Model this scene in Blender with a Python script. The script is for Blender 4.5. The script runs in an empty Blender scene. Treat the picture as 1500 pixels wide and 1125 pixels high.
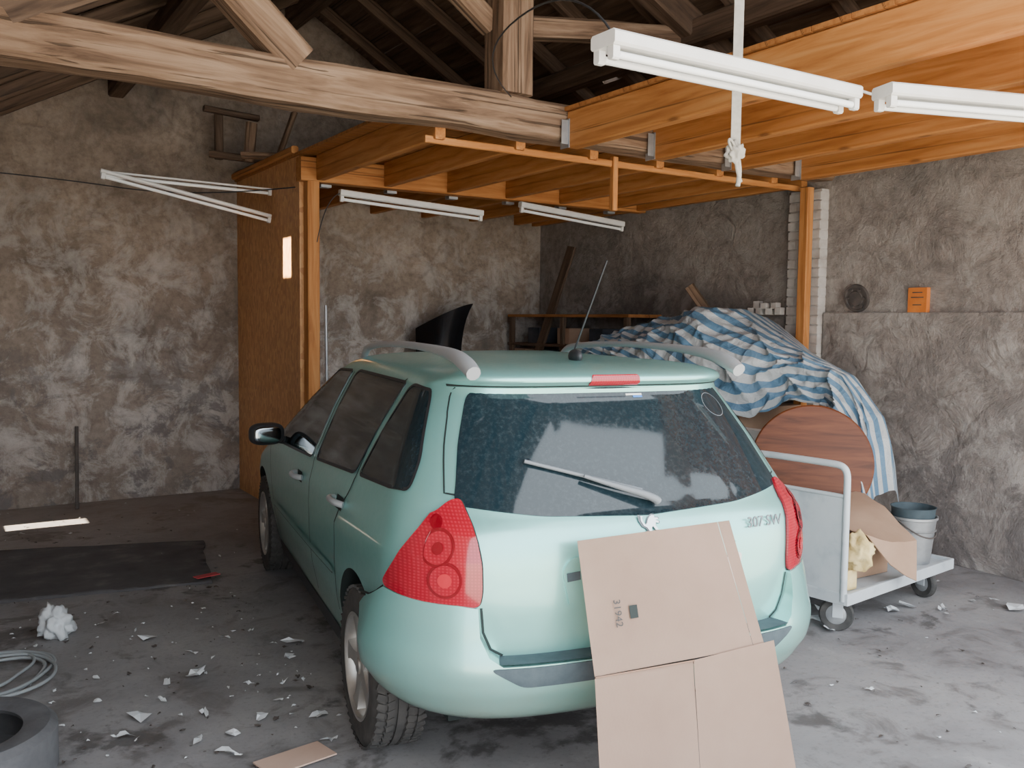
import bpy, bmesh, math, random
import numpy as np
from mathutils import Vector, Matrix, noise
random.seed(7)
SC=bpy.context.scene
COL=bpy.context.collection
# ------------------------------------------------------------------ materials
def newmat(name):
    m=bpy.data.materials.new(name);m.use_nodes=True
    nt=m.node_tree;b=nt.nodes['Principled BSDF']
    return m,nt,b
def pm(name,col,rough=.5,metal=0,coat=0,spec=.5):
    m,nt,b=newmat(name)
    b.inputs['Base Color'].default_value=(*col,1);b.inputs['Roughness'].default_value=rough
    b.inputs['Metallic'].default_value=metal;b.inputs['Coat Weight'].default_value=coat
    b.inputs['Specular IOR Level'].default_value=spec
    return m
def N(nt,t,**k):
    n=nt.nodes.new(t)
    for a,v in k.items(): setattr(n,a,v)
    return n
def coords(nt,scale=(1,1,1),kind='Object'):
    tc=N(nt,'ShaderNodeTexCoord');mp=N(nt,'ShaderNodeMapping')
    mp.inputs['Scale'].default_value=scale
    nt.links.new(tc.outputs[kind],mp.inputs[0]);return mp.outputs[0]
def noi(nt,co,scale,detail=6,rough=.6,dist=0,out='Fac'):
    n=N(nt,'ShaderNodeTexNoise');n.inputs['Scale'].default_value=scale
    n.inputs['Detail'].default_value=detail;n.inputs['Roughness'].default_value=rough
    n.inputs['Distortion'].default_value=dist
    nt.links.new(co,n.inputs['Vector']);return n.outputs[out]
def ramp(nt,fac,stops):
    r=N(nt,'ShaderNodeValToRGB');e=r.color_ramp.elements
    while len(e)<len(stops): e.new(.5)
    for i,(p,c) in enumerate(stops):
        e[i].position=p;e[i].color=(*c,1) if len(c)==3 else c
    nt.links.new(fac,r.inputs[0]);return r.outputs[0]
def g(v): return (v,v,v)
def mix(nt,f,a,b,mode='MIX'):
    n=N(nt,'ShaderNodeMix',data_type='RGBA',blend_type=mode)
    if isinstance(f,(int,float)): n.inputs[0].default_value=f
    else: nt.links.new(f,n.inputs[0])
    for i,v in ((6,a),(7,b)):
        if isinstance(v,tuple): n.inputs[i].default_value=(*v,1)
        else: nt.links.new(v,n.inputs[i])
    return n.outputs[2]
def math_(nt,op,a,b=0):
    n=N(nt,'ShaderNodeMath',operation=op)
    for i,v in ((0,a),(1,b)):
        if isinstance(v,(int,float)): n.inputs[i].default_value=v
        else: nt.links.new(v,n.inputs[i])
    return n.outputs[0]
def bump(nt,b,h,st=.3,dist=.02):
    n=N(nt,'ShaderNodeBump');n.inputs['Strength'].default_value=st;n.inputs['Distance'].default_value=dist
    nt.links.new(h,n.inputs['Height']);nt.links.new(n.outputs[0],b.inputs['Normal'])
def noisemat(name,stops,scale=5,rough=.7,bs=.2,sc=(1,1,1),metal=0,detail=6,bd=.01):
    m,nt,b=newmat(name);co=coords(nt,sc);f=noi(nt,co,scale,detail)
    nt.links.new(ramp(nt,f,stops),b.inputs['Base Color']);b.inputs['Roughness'].default_value=rough
    b.inputs['Metallic'].default_value=metal
    if bs: bump(nt,b,f,bs,bd)
    return m
def wood(name,dark,mid,light,rough=.7,bs=.35,knots=True,crack=.34):
    m,nt,b=newmat(name)
    co=coords(nt,(.7,9,9));f=noi(nt,co,2.2,8,.6,.6)
    c=ramp(nt,f,[(.32,dark),(.5,mid),(.68,light)])
    co2=coords(nt,(1,1,1));f2=noi(nt,co2,1.6,3)
    c=mix(nt,math_(nt,'MULTIPLY',f2,.6),c,dark)
    co3=coords(nt,(.25,26,26));f3=noi(nt,co3,1.5,3,.5,.3)
    cr=ramp(nt,f3,[(crack-.04,g(1)),(crack+.02,g(0))])
    c=mix(nt,math_(nt,'MULTIPLY',cr,.7),c,tuple(x*.2 for x in dark))
    if knots:
        v=N(nt,'ShaderNodeTexVoronoi');v.inputs['Scale'].default_value=2.2
        cok=coords(nt,(.8,2.2,2.2));nt.links.new(cok,v.inputs['Vector'])
        k=ramp(nt,v.outputs['Distance'],[(.05,g(1)),(.11,g(0))])
        c=mix(nt,math_(nt,'MULTIPLY',k,.7),c,tuple(x*.35 for x in dark))
    nt.links.new(c,b.inputs['Base Color']);b.inputs['Roughness'].default_value=rough
    b.inputs['Specular IOR Level'].default_value=.3
    bump(nt,b,mix(nt,cr,f,g(0)),bs,.012)
    return m
def mask_z(nt,z0,z1,ax=2):
    tc=N(nt,'ShaderNodeTexCoord');s=N(nt,'ShaderNodeSeparateXYZ');nt.links.new(tc.outputs['Object'],s.inputs[0])
    n=N(nt,'ShaderNodeMapRange');nt.links.new(s.outputs[ax],n.inputs[0])
    n.inputs[1].default_value=z0;n.inputs[2].default_value=z1
    return n.outputs[0]
def plaster(name,tint=1.0,white=1.0,brown=(.20,.165,.135)):
    m,nt,b=newmat(name);co=coords(nt)
    n1=noi(nt,co,1.1,9,.66,.3);n2=noi(nt,co,2.9,12,.74,.5);n3=noi(nt,co,14,6,.7)
    dk=tuple(x*.42*tint for x in brown);br=tuple(x*tint for x in brown);lt=tuple(x*1.6*tint for x in brown)
    c=ramp(nt,n1,[(.30,dk),(.45,br),(.60,tuple(x*1.25 for x in br)),(.75,lt)])
    c=mix(nt,ramp(nt,n3,[(.42,g(0)),(.7,g(.6))]),c,dk)
    low=math_(nt,'SUBTRACT',1.12,mask_z(nt,1.3,3.1))
    w=math_(nt,'MULTIPLY',ramp(nt,n2,[(.47,g(0)),(.54,g(.55)),(.65,g(1))]),math_(nt,'MULTIPLY',low,white))
    c=mix(nt,w,c,(.46*tint,.425*tint,.39*tint))
    n5=noi(nt,co,2.4,11,.74,.4)
    dl=math_(nt,'SUBTRACT',1.0,mask_z(nt,.7,2.0))
    d=math_(nt,'MULTIPLY',ramp(nt,n5,[(.50,g(0)),(.56,g(.85))]),dl)
    c=mix(nt,d,c,(.105*tint,.090*tint,.082*tint))
    c=mix(nt,math_(nt,'MULTIPLY',dl,.22),c,(.25*tint,.24*tint,.25*tint))
    nv=noi(nt,co,3,4,.5,0,'Color');va=N(nt,'ShaderNodeVectorMath',operation='MULTIPLY_ADD')
    nt.links.new(nv,va.inputs[0]);va.inputs[1].default_value=(.35,.35,.35);nt.links.new(co,va.inputs[2])
    v=N(nt,'ShaderNodeTexVoronoi',feature='DISTANCE_TO_EDGE');v.inputs['Scale'].default_value=3.4;nt.links.new(va.outputs[0],v.inputs['Vector'])
    ed=ramp(nt,v.outputs['Distance'],[(.0,g(1)),(.09,g(0))])
    n6=noi(nt,co,.9,3,.5)
    em=math_(nt,'MULTIPLY',ed,ramp(nt,n6,[(.45,g(.05)),(.60,g(.30))]))
    c=mix(nt,em,c,dk)
    nt.links.new(c,b.inputs['Base Color']);b.inputs['Roughness'].default_value=.95
    b.inputs['Specular IOR Level'].default_value=.2
    h=math_(nt,'SUBTRACT',math_(nt,'ADD',n2,math_(nt,'MULTIPLY',n3,.4)),math_(nt,'MULTIPLY',em,.5));bump(nt,b,h,1.0,.05)
    return m
M={}
M['plaster']=plaster('old_plaster',1.5,.85,(.215,.168,.130))
M['plaster_r']=plaster('right_plaster',1.22,.6,(.215,.185,.165))
def concrete():
    m,nt,b=newmat('concrete_floor');co=coords(nt)
    n1=noi(nt,co,.9,8,.65,.3);n2=noi(nt,co,3.5,9,.7,.5);n3=noi(nt,co,40,4,.6);n4=noi(nt,co,1.5,7,.65,.3)
    c=ramp(nt,n1,[(.3,(.165,.158,.163)),(.5,(.245,.238,.243)),(.7,(.31,.30,.295))])
    c=mix(nt,ramp(nt,n2,[(.38,g(.7)),(.48,g(0))]),c,(.10,.092,.09))
    c=mix(nt,ramp(nt,n2,[(.60,g(0)),(.74,g(.5))]),c,(.38,.375,.37))
    c=mix(nt,ramp(nt,n3,[(.55,g(0)),(.7,g(.4))]),c,(.12,.115,.11))
    v=N(nt,'ShaderNodeTexVoronoi');v.inputs['Scale'].default_value=9;nt.links.new(co,v.inputs['Vector'])
    c=mix(nt,ramp(nt,v.outputs['Distance'],[(.04,g(.7)),(.075,g(0))]),c,(.07,.06,.055))
    st=ramp(nt,n4,[(.56,g(0)),(.61,g(.8))])
    c=mix(nt,st,c,(.07,.064,.062))
    c=mix(nt,math_(nt,'MULTIPLY',mask_z(nt,6.4,8.4,1),.55),c,(.27,.21,.17))
    nt.links.new(c,b.inputs['Base Color'])
    nt.links.new(ramp(nt,n2,[(.4,g(.5)),(.6,g(.8))]),b.inputs['Roughness'])
    bump(nt,b,math_(nt,'ADD',n2,math_(nt,'MULTIPLY',n3,.3)),.25,.02)
    return m
M['concrete']=concrete()
M['ground']=noisemat('yard_gravel',[(.3,(.36,.34,.31)),(.7,(.5,.47,.43))],6,.9,.3)
M['old']=wood('old_timber',(.095,.055,.033),(.27,.168,.105),(.42,.285,.19),.88,.8,crack=.39)
M['old_d']=wood('dark_old_timber',(.06,.038,.026),(.135,.085,.056),(.22,.145,.098),.85,.5)
M['new']=wood('orange_timber',(.30,.105,.024),(.49,.205,.058),(.60,.29,.10),.65,.2)
M['new_d']=wood('deck_boards',(.24,.085,.022),(.40,.165,.048),(.50,.22,.07),.65,.2)
def osb():
    m,nt,b=newmat('osb');co=coords(nt,(1,1,1))
    v=N(nt,'ShaderNodeTexVoronoi');v.inputs['Scale'].default_value=26;nt.links.new(coords(nt,(1,1.8,.7)),v.inputs['Vector'])
    s=N(nt,'ShaderNodeSeparateColor');nt.links.new(v.outputs['Color'],s.inputs[0])
    c=ramp(nt,s.outputs[0],[(0,(.44,.19,.065)),(.5,(.58,.28,.10)),(1,(.70,.37,.15))])
    c=mix(nt,math_(nt,'MULTIPLY',noi(nt,co,2,4),.4),c,(.40,.18,.07))
    nt.links.new(c,b.inputs['Base Color']);b.inputs['Roughness'].default_value=.5;bump(nt,b,s.outputs[0],.15,.004);return m
M['osb']=osb()
def card(name,c0,c1):
    m,nt,b=newmat(name);co=coords(nt)
    c=ramp(nt,noi(nt,co,3,4),[(.3,c0),(.7,c1)])
    w=N(nt,'ShaderNodeTexWave');w.inputs['Scale'].default_value=60;nt.links.new(co,w.inputs[0])
    nt.links.new(c,b.inputs['Base Color']);b.inputs['Roughness'].default_value=.85;b.inputs['Specular IOR Level'].default_value=.2
    bump(nt,b,w.outputs['Fac'],.06,.002);return m
M['card']=card('cardboard',(.47,.325,.255),(.54,.38,.305))
M['card_e']=pm('cardboard_edge',(.28,.17,.12),.9)
M['card_d']=card('cardboard_brown',(.34,.215,.145),(.42,.28,.195))
def paint():
    m,nt,b=newmat('mint_paint');co=coords(nt)
    n=noi(nt,co,2.5,8,.7);n2=noi(nt,co,30,4,.7)
    c=mix(nt,ramp(nt,n,[(.35,g(0)),(.8,g(.35))]),(.25,.585,.555),(.31,.55,.52))
    dz=math_(nt,'SUBTRACT',1.0,mask_z(nt,.34,.60))
    c=mix(nt,math_(nt,'MULTIPLY',dz,math_(nt,'MULTIPLY',n,.9)),c,(.36,.34,.25))
    nt.links.new(c,b.inputs['Base Color']);b.inputs['Metallic'].default_value=.55
    nt.links.new(ramp(nt,n2,[(.3,g(.30)),(.7,g(.40))]),b.inputs['Roughness'])
    b.inputs['Coat Weight'].default_value=.7;b.inputs['Coat Roughness'].default_value=.08
    return m
M['paint']=paint()
def glass():
    m,nt,b=newmat('car_glass');co=coords(nt)
    n=noi(nt,co,60,6,.8);n2=noi(nt,co,2,5,.6)
    f=math_(nt,'MULTIPLY',ramp(nt,n,[(.48,g(0)),(.72,g(.5))]),ramp(nt,n2,[(.3,g(.15)),(.7,g(.5))]))
    nt.links.new(mix(nt,f,(.008,.018,.024),(.12,.16,.175)),b.inputs['Base Color'])
    nt.links.new(ramp(nt,n,[(.4,g(.03)),(.8,g(.14))]),b.inputs['Roughness'])
    b.inputs['Specular IOR Level'].default_value=.5
    return m
M['glass']=glass()
M['black']=pm('black_plastic',(.022,.023,.026),.5)
M['gap']=pm('panel_gap',(.012,.02,.02),.8)
M['pad']=noisemat('bumper_pad',[(.3,(.035,.055,.068)),(.7,(.06,.085,.10))],20,.7,.1)
M['rub']=noisemat('tyre_rubber',[(.3,(.03,.03,.03)),(.7,(.075,.07,.066))],14,.85,.3)
M['alloy']=noisemat('alloy',[(.3,(.38,.37,.35)),(.7,(.52,.51,.49))],8,.35,0,metal=.75)
M['rail']=pm('rail_silver',(.40,.42,.44),.4,.4)
M['wiper']=pm('wiper_grey',(.16,.18,.20),.5)
M['hose']=pm('hose_grey',(.26,.28,.29),.6)
M['chrome']=pm('chrome',(.55,.57,.58),.2,1)
M['steel']=noisemat('galvanised',[(.3,(.30,.31,.32)),(.7,(.42,.43,.44))],12,.45,.05,metal=.6)
M['white']=noisemat('white_enamel',[(.3,(.62,.60,.57)),(.7,(.72,.71,.68))],6,.45,0)
M['tube']=pm('fluoro_tube',(.84,.85,.84),.25)
M['cart']=noisemat('cart_paint',[(.25,(.34,.38,.42)),(.45,(.50,.54,.57)),(.8,(.58,.61,.63))],5,.5,.05)
M['paper']=noisemat('paper',[(.3,(.46,.48,.50)),(.7,(.64,.66,.68))],9,.8,.1)
M['mat']=noisemat('rubber_mat',[(.3,(.06,.055,.058)),(.55,(.09,.085,.088)),(.75,(.16,.15,.145))],4,.95,.3)
M['strap']=noisemat('strap_web',[(.3,(.34,.32,.28)),(.7,(.46,.43,.38))],30,.8,.1)
M['iron']=noisemat('rusty_iron',[(.3,(.04,.035,.033)),(.7,(.10,.08,.07))],10,.7,.2)
M['orange']=noisemat('orange_box',[(.3,(.50,.13,.02)),(.7,(.62,.20,.04))],12,.5,0)
M['foam']=noisemat('foam',[(.3,(.60,.42,.15)),(.7,(.76,.62,.34))],9,.9,.6,bd=.03)
M['blue']=pm('sticker_blue',(.05,.2,.6),.5)
M['disc']=wood('table_wood',(.065,.018,.006),(.15,.042,.014),(.22,.068,.024),.4,.05,False,.3)
def red():
    m,nt,b=newmat('lamp_red');co=coords(nt)
    w=N(nt,'ShaderNodeTexWave',bands_direction='Z');w.inputs['Scale'].default_value=30;nt.links.new(co,w.inputs[0])
    w2=N(nt,'ShaderNodeTexWave',bands_direction='X');w2.inputs['Scale'].default_value=30;nt.links.new(co,w2.inputs[0])
    nt.links.new(mix(nt,math_(nt,'MULTIPLY',w.outputs['Fac'],w2.outputs['Fac']),(.30,.006,.018),(.43,.016,.036)),b.inputs['Base Color'])
    b.inputs['Roughness'].default_value=.12;b.inputs['Coat Weight'].default_value=.5;b.inputs['Coat Roughness'].default_value=.03
    return m
M['red']=red()
M['red2']=pm('lamp_red_dark',(.19,.003,.010),.1,0,.5)
M['lampc']=pm('lamp_red_lens',(.50,.02,.035),.1,0,.5)
M['brick']=noisemat('whitewashed_brick',[(.3,(.32,.28,.25)),(.6,(.47,.44,.41))],6,.9,.3)
M['dirty']=noisemat('dark_junk',[(.3,(.02,.025,.035)),(.7,(.06,.065,.08))],6,.6,.2)
def tarpm():
    m,nt,b=newmat('striped_tarp')
    uv=N(nt,'ShaderNodeUVMap');s=N(nt,'ShaderNodeSeparateXYZ');nt.links.new(uv.outputs[0],s.inputs[0])
    f=math_(nt,'FRACT',math_(nt,'MULTIPLY',s.outputs[1],7.0))
    k=math_(nt,'GREATER_THAN',f,.5)
    n=noi(nt,coords(nt),5,4)
    c=mix(nt,k,(.50,.52,.53),(.07,.185,.31));c=mix(nt,math_(nt,'MULTIPLY',n,.3),c,(.30,.31,.31))
    nt.links.new(c,b.inputs['Base Color']);b.inputs['Roughness'].default_value=.42
    bump(nt,b,noi(nt,coords(nt),9,6,.7,.8),.7,.04);return m
M['tarp']=tarpm()
# ------------------------------------------------------------------ helpers
def mkobj(name,me,mats,parent=None,loc=None,rot=None):
    o=bpy.data.objects.new(name,me);COL.objects.link(o)
    for m in (mats if isinstance(mats,(list,tuple)) else [mats]): me.materials.append(m)
    if parent: o.parent=parent
    if loc is not None: o.location=loc
    if rot is not None: o.rotation_euler=rot
    return o
def frombm(name,bm,mats,parent=None,loc=None,rot=None,smooth=None):
    if smooth is not None:
        for f in bm.faces: f.smooth=True
        for e in bm.edges:
            if len(e.link_faces)==2 and e.calc_face_angle(0)>math.radians(smooth): e.smooth=False
    me=bpy.data.meshes.new(name);bm.to_mesh(me);bm.free()
    return mkobj(name,me,mats,parent,loc,rot)
def group(name,loc=(0,0,0),rot=(0,0,0)):
    e=bpy.data.objects.new(name,None);COL.objects.link(e);e.location=loc;e.rotation_euler=rot;e.empty_display_size=.1;return e
def bm_box(bm,mn,mx,bev=0,mi=0,mat4=None):
    r=bmesh.ops.create_cube(bm,size=1);vs=r['verts']
    for v in vs:
        v.co=Vector([mn[i]+(v.co[i]+.5)*(mx[i]-mn[i]) for i in range(3)])
    fs=list({f for v in vs for f in v.link_faces})
    for f in fs:f.material_index=mi
    if bev:
        es=list({e for v in vs for e in v.link_edges})
        rb=bmesh.ops.bevel(bm,geom=es,offset=bev,segments=2,profile=.7,affect='EDGES')
        for f in rb['faces']: f.material_index=mi
        vs=list({v for f in rb['faces'] for v in f.verts}|{v for v in vs if v.is_valid})
    if mat4 is not None:
        for v in vs:
            if v.is_valid: v.co=mat4@v.co
def box(name,mn,mx,mat,parent=None,bev=.004,center=True):
    bm=bmesh.new();c=Vector([(mn[i]+mx[i])/2 for i in range(3)]) if center else Vector((0,0,0))
    bm_box(bm,[mn[i]-c[i] for i in range(3)],[mx[i]-c[i] for i in range(3)],bev)
    return frombm(name,bm,mat,parent,c)
def beam(name,p0,p1,w,h,mat,parent=None,roll=0,bev=.008,wob=0):
    p0=Vector(p0);p1=Vector(p1);d=p1-p0;L=d.length;x=d.normalized()
    up=Vector((0,0,1)) if abs(x.z)<.95 else Vector((0,1,0))
    y=up.cross(x).normalized();z=x.cross(y)
    R=Matrix((x,y,z)).transposed()
    if roll: R=R@Matrix.Rotation(roll,3,'X')
    bm=bmesh.new();n=max(1,int(L/.25)) if wob else 1
    rings=[]
    for i in range(n+1):
        t=i/n-.5;ring=[]
        ox=noise.noise(Vector((i*.37,L,1)))*wob;oz=noise.noise(Vector((i*.31,7,L)))*wob
        b=min(bev*2,w*.2)
        for (a,c) in ((-1,-1),(1,-1),(1,1),(-1,1)):
            j=noise.noise(Vector((i*.8,a*3+L,c*5)))*wob
            if a==c: q=[(a*w/2,c*(h/2-b)),(a*(w/2-b),c*h/2)]
            else: q=[(a*(w/2-b),c*h/2),(a*w/2,c*(h/2-b))]
            for u,v in q: ring.append(bm.verts.new((t*L,u+ox+j,v+oz+j)))
        rings.append(ring)
    k=8
    for i in range(n):
        for j in range(k): bm.faces.new((rings[i][j],rings[i+1][j],rings[i+1][(j+1)%k],rings[i][(j+1)%k]))
    bm.faces.new(rings[0]);bm.faces.new(rings[-1][::-1])
    bmesh.ops.recalc_face_normals(bm,faces=bm.faces)
    o=frombm(name,bm,mat,parent,smooth=28)
    o.matrix_local=Matrix.Translation((p0+p1)/2)@R.to_4x4();return o
def tube(name,pts,r,mat,parent=None,cyc=False,res=8,smoothc=True,radii=None):
    cu=bpy.data.curves.new(name,'CURVE');cu.dimensions='3D';cu.bevel_depth=r;cu.bevel_resolution=3;cu.resolution_u=res;cu.use_fill_caps=True
    s=cu.splines.new('NURBS' if smoothc else 'POLY');s.points.add(len(pts)-1)
    for i,p in enumerate(pts):
        s.points[i].co=(*p,1)
        if radii: s.points[i].radius=radii[i]
    s.use_cyclic_u=cyc
    if smoothc: s.use_endpoint_u=not cyc;s.order_u=3
    o=bpy.data.objects.new(name,cu)
    COL.objects.link(o)
    dg=bpy.context.evaluated_depsgraph_get();me=bpy.data.meshes.new_from_object(o.evaluated_get(dg))
    bpy.data.objects.remove(o);me.name=name
    for p in me.polygons:p.use_smooth=True
    me.materials.clear()
    return mkobj(name,me,mat,parent)
def lathe(name,prof,mat,parent=None,n=48,axis='X',loc=None,rot=None,smooth=30,closed=False,mifn=None):
    bm=bmesh.new();rings=[]
    for i in range(n):
        a=2*math.pi*i/n;rings.append([bm.verts.new((x,r*math.cos(a),r*math.sin(a)) if axis=='X' else (r*math.cos(a),r*math.sin(a),x)) for x,r in prof])
    m=len(prof)
    for i in range(n):
        for j in range(m if closed else m-1):
            f=bm.faces.new((rings[i][j],rings[i][(j+1)%m],rings[(i+1)%n][(j+1)%m],rings[(i+1)%n][j]))
    bmesh.ops.remove_doubles(bm,verts=bm.verts,dist=1e-5)
    bmesh.ops.recalc_face_normals(bm,faces=bm.faces)
    return frombm(name,bm,mat,parent,loc,rot,smooth)
def boolean(o,cutters):
    for c in cutters:
        md=o.modifiers.new('b','BOOLEAN');md.operation='DIFFERENCE';md.solver='EXACT';md.object=c
    bpy.context.view_layer.update()
    dg=bpy.context.evaluated_depsgraph_get();me=bpy.data.meshes.new_from_object(o.evaluated_get(dg))
    old=o.data;o.modifiers.clear();o.data=me
    for c in cutters: bpy.data.objects.remove(c)
# ------------------------------------------------------------------ camera
h=1.6923;p=.0699;yaw=-.5687;rl=.0110
cam=bpy.data.cameras.new('camera');cam.lens=1325.9/1500*36;cam.sensor_width=36;cam.clip_start=.05
co=bpy.data.objects.new('camera',cam);COL.objects.link(co);SC.camera=co
co.matrix_world=Matrix.Translation((0,0,h))@Matrix.Rotation(yaw,4,'Z')@Matrix.Rotation(math.pi/2-p,4,'X')@Matrix.Rotation(rl,4,'Z')
# ------------------------------------------------------------------ room shell
XL,XR,YF,YB=-.4,6.09,.8,8.94
RX,RZ=3.08,4.85
def roofz(x): return RZ-.6*(x-RX) if x>RX else RZ-.55*(RX-x)
def prism(name,poly,axis,a,b,mat):
    bm=bmesh.new();A=[];B=[]
    for u,v in poly:
        A.append(bm.verts.new((u,a,v) if axis=='y' else (a,u,v)));B.append(bm.verts.new((u,b,v) if axis=='y' else (b,u,v)))
    bm.faces.new(A);bm.faces.new(B[::-1]);n=len(poly)
    for i in range(n): bm.faces.new((A[i],B[i],B[(i+1)%n],A[(i+1)%n]))
    bmesh.ops.recalc_face_normals(bm,faces=bm.faces)
    return frombm(name,bm,mat)
box('floor',(XL-.25,YF,-.12),(XR+.25,YB+.25,0),M['concrete'],bev=0,center=False)
box('ground',(-25,-30,-.14),(30,YF,-.005),M['ground'],bev=0,center=False)
prism('wall_back',[(XL-.25,0),(XR+.25,0),(XR+.25,roofz(XR)-.1),(RX,RZ),(XL-.25,roofz(XL)-.12)],'y',YB,YB+.25,M['plaster'])
box('wall_right',(XR,YF,0),(XR+.25,YB,3.0),M['plaster_r'],bev=0,center=False)
o=box('wall_left',(XL-.25,YF,0),(XL,YB,roofz(XL)-.02),M['plaster'],bev=0,center=False)
cut=box('cut',(XL-.4,8.03,.46),(XL+.2,8.24,.92),M['plaster'],bev=0)
boolean(o,[cut])
box('wall_right_plinth',(XR-.045,YF,0),(XR,4.82,1.785),M['plaster_r'],bev=.01,center=False)
box('wall_right_plinth.001',(XR-.045,5.16,0),(XR,YB,1.765),M['plaster_r'],bev=.01,center=False)
e=group('brick_pier')
bm=bmesh.new()
for i in range(36):
    z=i*.0765
    segs=[(4.83,4.985),(4.99,5.15)] if i%2 else [(4.83,4.905),(4.91,5.07),(5.075,5.15)]
    for a,b in segs:
        j=random.uniform(-.006,.006)
        bm_box(bm,(XR-.10+j,a,z+.006),(XR-.002,b,z+.072),.006)
bm_box(bm,(XR-.085,4.835,0),(XR-.002,5.145,2.77),0)
frombm('bricks',bm,M['brick'],e)
ce=group('ceiling')
def slopeboards(x0,x1,n,side):
    for i in range(n):
        xa=x0+(x1-x0)*i/n;xb=x0+(x1-x0)*(i+1)/n-(.004 if side>0 else -.004)
        za,zb=roofz(xa),roofz(xb)
        ys=[(YF-.05,YB+.05)]
        if side>0 and xa<=4.92<xb: ys=[(YF-.05,6.12),(6.30,YB+.05)]
        if side<0 and min(xa,xb)<=.43<max(xa,xb) : ys=[(YF-.05,7.37),(7.57,YB+.05)]
        for a,b in ys:
            jit=random.uniform(0,.012)
            bm=bmesh.new();V=[]
            for yy in(a,b):
                for (x,z) in ((xa,za),(xb,zb),(xb,zb+.03),(xa,za+.03)): V.append(bm.verts.new((x,yy,z+jit)))
            for q in((0,1,2,3),(7,6,5,4),(0,4,5,1),(1,5,6,2),(2,6,7,3),(3,7,4,0)): bm.faces.new([V[k] for k in q])
            bmesh.ops.recalc_face_normals(bm,faces=bm.faces)
            cen=Vector(((xa+xb)/2,(a+b)/2,(za+zb)/2))
            Rz=Matrix.Rotation(math.pi/2,4,'Z')
            for v in bm.verts: v.co=Rz.inverted()@(v.co-cen)
            o=frombm('roof_board',bm,M['old_d'],ce);o.matrix_local=Matrix.Translation(cen)@Rz
slopeboards(RX,XR+.3,16,1)
slopeboards(RX,XL-.35,12,-1)
for i in range(12):
    y=1.1+i*.68
    beam('rafter',(RX,y,roofz(RX)-.065),(XR+.2,y,roofz(XR+.2)-.065),.09,.11,M['old_d'],ce)
    beam('rafter',(RX,y,roofz(RX)-.065),(XL-.2,y,roofz(XL-.2)-.065),.09,.11,M['old_d'],ce)
beam('ridge_beam',(RX,YF,RZ-.2),(RX,YB,RZ-.2),.14,.2,M['old_d'],ce)
for x in (4.6,1.45): beam('purlin',(x,YF,roofz(x)-.21),(x,YB,roofz(x)-.21),.14,.17,M['old_d'],ce)
YBm=4.88
tr=group('roof_truss')
beam('tie_beam',(XL,YBm+.02,2.985),(XR,YBm+.02,2.955),.22,.235,M['old'],tr,wob=.02,bev=.012)
beam('king_post',(3.08,YBm+.02,3.09),(3.08,YBm+.02,RZ-.28),.22,.25,M['old'],tr,wob=.01)
beam('strut_1',(1.71,YBm,3.07),(1.06,YBm,4.2-.55),.17,.19,M['old'],tr,wob=.01)
beam('strut_2',(3.15,YBm+.1,3.55),(4.95,YBm+.1,3.79),.14,.13,M['old'],tr,wob=.01)
beam('strut_3',(3.0,YBm+.1,3.53),(1.9,YBm+.1,3.40+.9),.12,.13,M['old'],tr)
beam('principal_1',(RX,YBm,RZ-.3),(XR,YBm,3.02),.16,.2,M['old_d'],tr,wob=.01)
beam('principal_2',(RX,YBm,RZ-.3),(XL,YBm,roofz(XL)-.2),.16,.2,M['old_d'],tr,wob=.01)
lf=group('loft_deck')
for i,x in enumerate((2.66,3.25,3.85,4.45,5.05,5.65,6.0)):
    beam('joist',(x,YBm+.13,2.90),(x,7.05,2.90),.07,.2,M['new'],lf,bev=.003)
    beam('joist_rear',(x+.1 if i<6 else x,7.18,2.90),(x+.1 if i<6 else x,YB,2.90),.07,.2,M['new'],lf,bev=.003)
beam('header',(2.5,7.12,2.885),(XR,7.12,2.885),.12,.19,M['new'],lf,bev=.003)
for i in range(21):
    y=YBm+.11+i*.195
    beam('deck_board',(2.5,y+.097,3.012),(XR,y+.097,3.012),.19,.022,M['new_d'],lf,bev=.001)
beam('front_trim',(2.57,YBm+.17,2.80),(XR,YBm+.17,2.79),.03,.045,M['new'],lf,bev=.003)
beam('hanging_batten',(4.05,YBm+.16,2.84),(4.05,YBm+.16,2.47),.045,.045,M['new'],lf,bev=.003)
for x in (3.5,4.22,4.95,5.7):
    box('joist_hanger',(x-.05,YBm-.125,2.80),(x-.043,YBm-.03,2.98),M['steel'],lf,.001)
    box('joist_hanger',(x-.10,YBm-.115,2.82),(x-.05,YBm-.11,2.97),M['steel'],lf,.001)
for i,x in enumerate((2.76,3.35,3.95,4.55,5.15,5.75)):
    box('joist_hanger',(x-.045,7.185,2.77),(x+.045,7.26,2.80),M['steel'],lf,.001)
fl=group('loft_deck')
for x in (3.5,4.22,4.95,5.7):
    beam('joist',(x,1.2,2.915),(x,YBm-.1,2.915),.09,.23,M['new'],fl,bev=.004)
for i in range(17):
    y=1.15+i*.215
    beam('deck_board',(3.44,y+.1,3.045),(XR,y+.1,3.045),.21,.025,M['new_d'],fl,bev=.001)
pt=group('osb_partition')
box('panel',(2.52,7.16,0),(2.56,YB,3.02),M['osb'],pt,.001)
beam('post',(2.60,7.10,0),(2.60,7.10,2.79),.10,.10,M['new'],pt,bev=.003)
beam('top_rail',(2.50,7.2,3.05),(2.50,YB,3.05),.06,.06,M['new'],pt)
rp=beam('timber_post',(XR-.15,4.93,0),(XR-.15,4.93,2.78),.07,.09,M['new'],bev=.004)
ls=group('scrap_lumber')
beam('plank_1',(2.12,8.55,3.58),(2.62,8.55,3.55),.09,.05,M['old_d'],ls)
beam('plank_2',(2.15,8.5,3.17),(2.75,8.3,3.12),.09,.06,M['old_d'],ls)
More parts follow.
